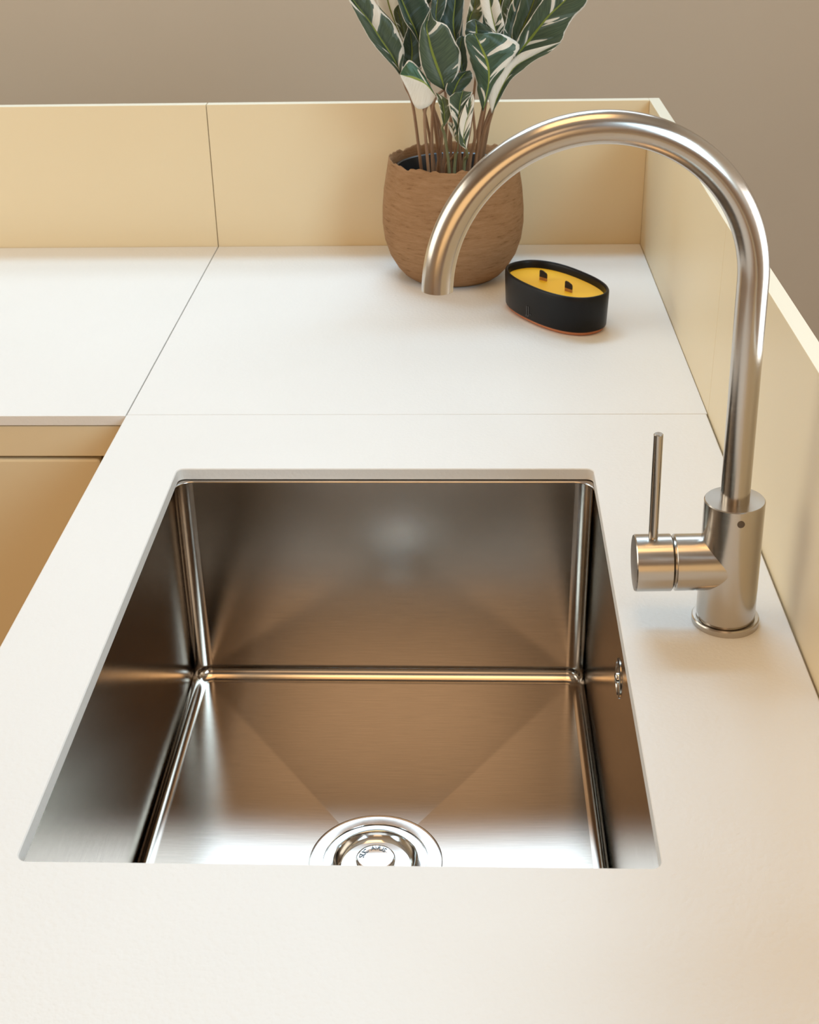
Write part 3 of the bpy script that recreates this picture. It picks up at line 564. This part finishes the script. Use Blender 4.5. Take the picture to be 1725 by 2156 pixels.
# ------------------------------------------------------------------ plant
def leaf_mat(name, white, split=0, tint=(1, 1, 1)):
    m, nt, n, l, b = mat('leaf_'+name)
    uv = N(n, 'ShaderNodeTexCoord'); sep = N(n, 'ShaderNodeSeparateXYZ'); l.new(uv.outputs['UV'], sep.inputs[0])
    oi = N(n, 'ShaderNodeObjectInfo')
    def mth(op, a, b_=None, c=None):
        x = N(n, 'ShaderNodeMath', operation=op)
        for i, val in enumerate((a, b_, c)):
            if val is None: continue
            if isinstance(val, (int, float)): x.inputs[i].default_value = val
            else: l.new(val, x.inputs[i])
        return x.outputs[0]
    u = mth('ABSOLUTE', mth('MULTIPLY', mth('SUBTRACT', sep.outputs[0], .5), 2.0))   # 0 midrib .. 1 edge
    side = mth('SIGN', mth('SUBTRACT', sep.outputs[0], .5))
    vv = sep.outputs[1]
    # coordinate that runs along the side veins
    vein = mth('SUBTRACT', vv, mth('MULTIPLY', u, .22))
    rnd = mth('MULTIPLY', oi.outputs['Random'], 37.0)
    cmb = N(n, 'ShaderNodeCombineXYZ'); l.new(mth('MULTIPLY', vein, 7.0), cmb.inputs[0]); l.new(mth('MULTIPLY', u, .45), cmb.inputs[1])
    l.new(mth('ADD', rnd, mth('MULTIPLY', side, 5.0)), cmb.inputs[2])
    patch = noise(n, l, 1.0, 2.5, cmb.outputs[0], .45).outputs['Fac']
    cmb2 = N(n, 'ShaderNodeCombineXYZ'); l.new(mth('MULTIPLY', vein, 70.0), cmb2.inputs[0]); l.new(mth('MULTIPLY', u, 2.0), cmb2.inputs[1]); l.new(rnd, cmb2.inputs[2])
    fine = noise(n, l, 1.0, 3, cmb2.outputs[0]).outputs['Fac']
    def green(*s):
        return ramp(n, l, fine, tuple((p, tuple(a*t for a, t in zip(c, tint))) for p, c in s))
    g1 = green((.3, (.030, .052, .030)), (.7, (.068, .098, .052)))
    g2 = green((.3, (.070, .105, .092)), (.7, (.13, .18, .155)))
    mg = N(n, 'ShaderNodeMixRGB'); l.new(mth('MULTIPLY', mth('GREATER_THAN', patch, .56), .6), mg.inputs['Fac']); l.new(g1, mg.inputs['Color1']); l.new(g2, mg.inputs['Color2'])
    wcol = ramp(n, l, fine, ((.2, (.60, .55, .46)), (.8, (.72, .69, .61))))
    # white where the patch noise is high, and along the rim
    w1 = mth('GREATER_THAN', patch, 1.0-white)
    w2 = mth('GREATER_THAN', mth('ADD', u, mth('MULTIPLY', mth('SUBTRACT', patch, .5), .35)), .93)
    wf = mth('MAXIMUM', w1, w2)
    if split: wf = mth('MAXIMUM', wf, mth('GREATER_THAN', mth('MULTIPLY', side, split), 0))
    mw = N(n, 'ShaderNodeMixRGB'); l.new(wf, mw.inputs['Fac']); l.new(mg.outputs[0], mw.inputs['Color1']); l.new(wcol, mw.inputs['Color2'])
    rib = mth('LESS_THAN', u, mth('SUBTRACT', .085, mth('MULTIPLY', vv, .06)))
    mr = N(n, 'ShaderNodeMixRGB'); l.new(rib, mr.inputs['Fac']); l.new(mw.outputs[0], mr.inputs['Color1']); mr.inputs['Color2'].default_value = (.20, .25, .035, 1)
    l.new(mr.outputs[0], b.inputs['Base Color']); b.inputs['Roughness'].default_value = .42; b.inputs['Specular IOR Level'].default_value = .4
    bump(n, l, fine, .25, .0008, b)
    return m
LM = {'mix': leaf_mat('variegated', .39), 'mixd': leaf_mat('deep_variegated', .37, 0, (.7, .9, .85)), 'dark': leaf_mat('dark', .32, 0, (.65, .75, .85)), 'green': leaf_mat('olive', .36, 0, (1.3, 1.05, .7)),
      'white': leaf_mat('cream', .54), 'split': leaf_mat('half_cream', .30, 1, (.7, 1.1, .9)), 'split2': leaf_mat('half_pale', .38, -1)}
m_stem = painted('brown_stem', (.20, .105, .055), (.30, .17, .09), .5, 40); m_stemg = painted('green_stem', (.16, .16, .075), (.22, .22, .11), .5, 40)
m_np = flat('black_plastic', (.010, .012, .014), .3); m_soil = painted('dark_soil', (.006, .005, .004), (.02, .014, .01), 1.0, 120, 150, 1.0, .01)
plant = empty('potted_plant', (.348, 1.155, .035), 'leafy plant with green and white variegated leaves in the clay planter', 'plant')
PO = Vector(plant.location)
bm = bmesh.new(); lathe(bm, [(.050, 0), (.054, .0), (.0740, .108), (.0772, .109), (.0778, .111), (.0772, .1135), (.0755, .1140), (.0738, .1130), (.0700, .095), (.054, .004)], 96, Matrix.Identity(4), True, True)
obj('nursery_pot', bm, m_np, plant, smooth=40)
bm = bmesh.new(); lathe(bm, [(.0, .066), (.03, .067), (.055, .064), (.0655, .062), (.062, .05), (0, .05)], 48, Matrix.Identity(4), False, False)
obj('soil', bm, m_soil, plant, smooth=60)
for green_, ch in STEMS:
    P = catmull([Vector(p)-PO for p in ch], 22); P[0].z -= .012
    bm = bmesh.new(); tube(bm, P, [.0024-.0009*i/21 for i in range(22)], 10)
    obj('stem', bm, m_stemg if green_ else m_stem, plant, smooth=60)
LEAF_NOTE = {'white': 'mostly cream leaf', 'split': 'leaf folded over to its cream underside', 'split2': 'leaf turned to its pale underside'}
for li, (nm, var, rows) in enumerate(LEAVES):
    n_ = 22; mid = catmull([Vector(r[0])-PO for r in rows], n_); le = catmull([Vector(r[1])-PO for r in rows], n_); ri = catmull([Vector(r[2])-PO for r in rows], n_)
    bm = bmesh.new(); uvl = bm.loops.layers.uv.new('UVMap'); K = 12; grid = []; rn = random.Random(li)
    ph = rn.random()*6
    for i in range(n_):
        s = i/(n_-1); row = []
        for k in range(K+1):
            t = k/K*2-1
            e = le[i] if t < 0 else ri[i]; a = abs(t)
            p = mid[i].lerp(e, a)
            w = (e-mid[i]).length
            # rounded cross-section, soft waves at the rim
            p = p + Vector((0, -1, 0))*(w*.16*math.sin(PI*a)*(1 if var != 'split' else -.4)) + Vector((0, 1, .2))*(w*.07*a*a*math.sin(11*s+ph+(2 if t > 0 else 0)))
            row.append((bm.verts.new(p), (k/K, s)))
        grid.append(row)
    for i in range(n_-1):
        for k in range(K):
            q = [grid[i][k], grid[i][k+1], grid[i+1][k+1], grid[i+1][k]]
            f = bm.faces.new([x[0] for x in q])
            for lp, x in zip(f.loops, q): lp[uvl].uv = x[1]
    bmesh.ops.remove_doubles(bm, verts=bm.verts, dist=1e-5)
    lf = obj('leaf', bm, LM[var], plant, smooth=180)
    so_ = lf.modifiers.new('thickness', 'SOLIDIFY'); so_.thickness = .0005; so_.offset = 0
    if var in LEAF_NOTE: lf['label'] = LEAF_NOTE[var]
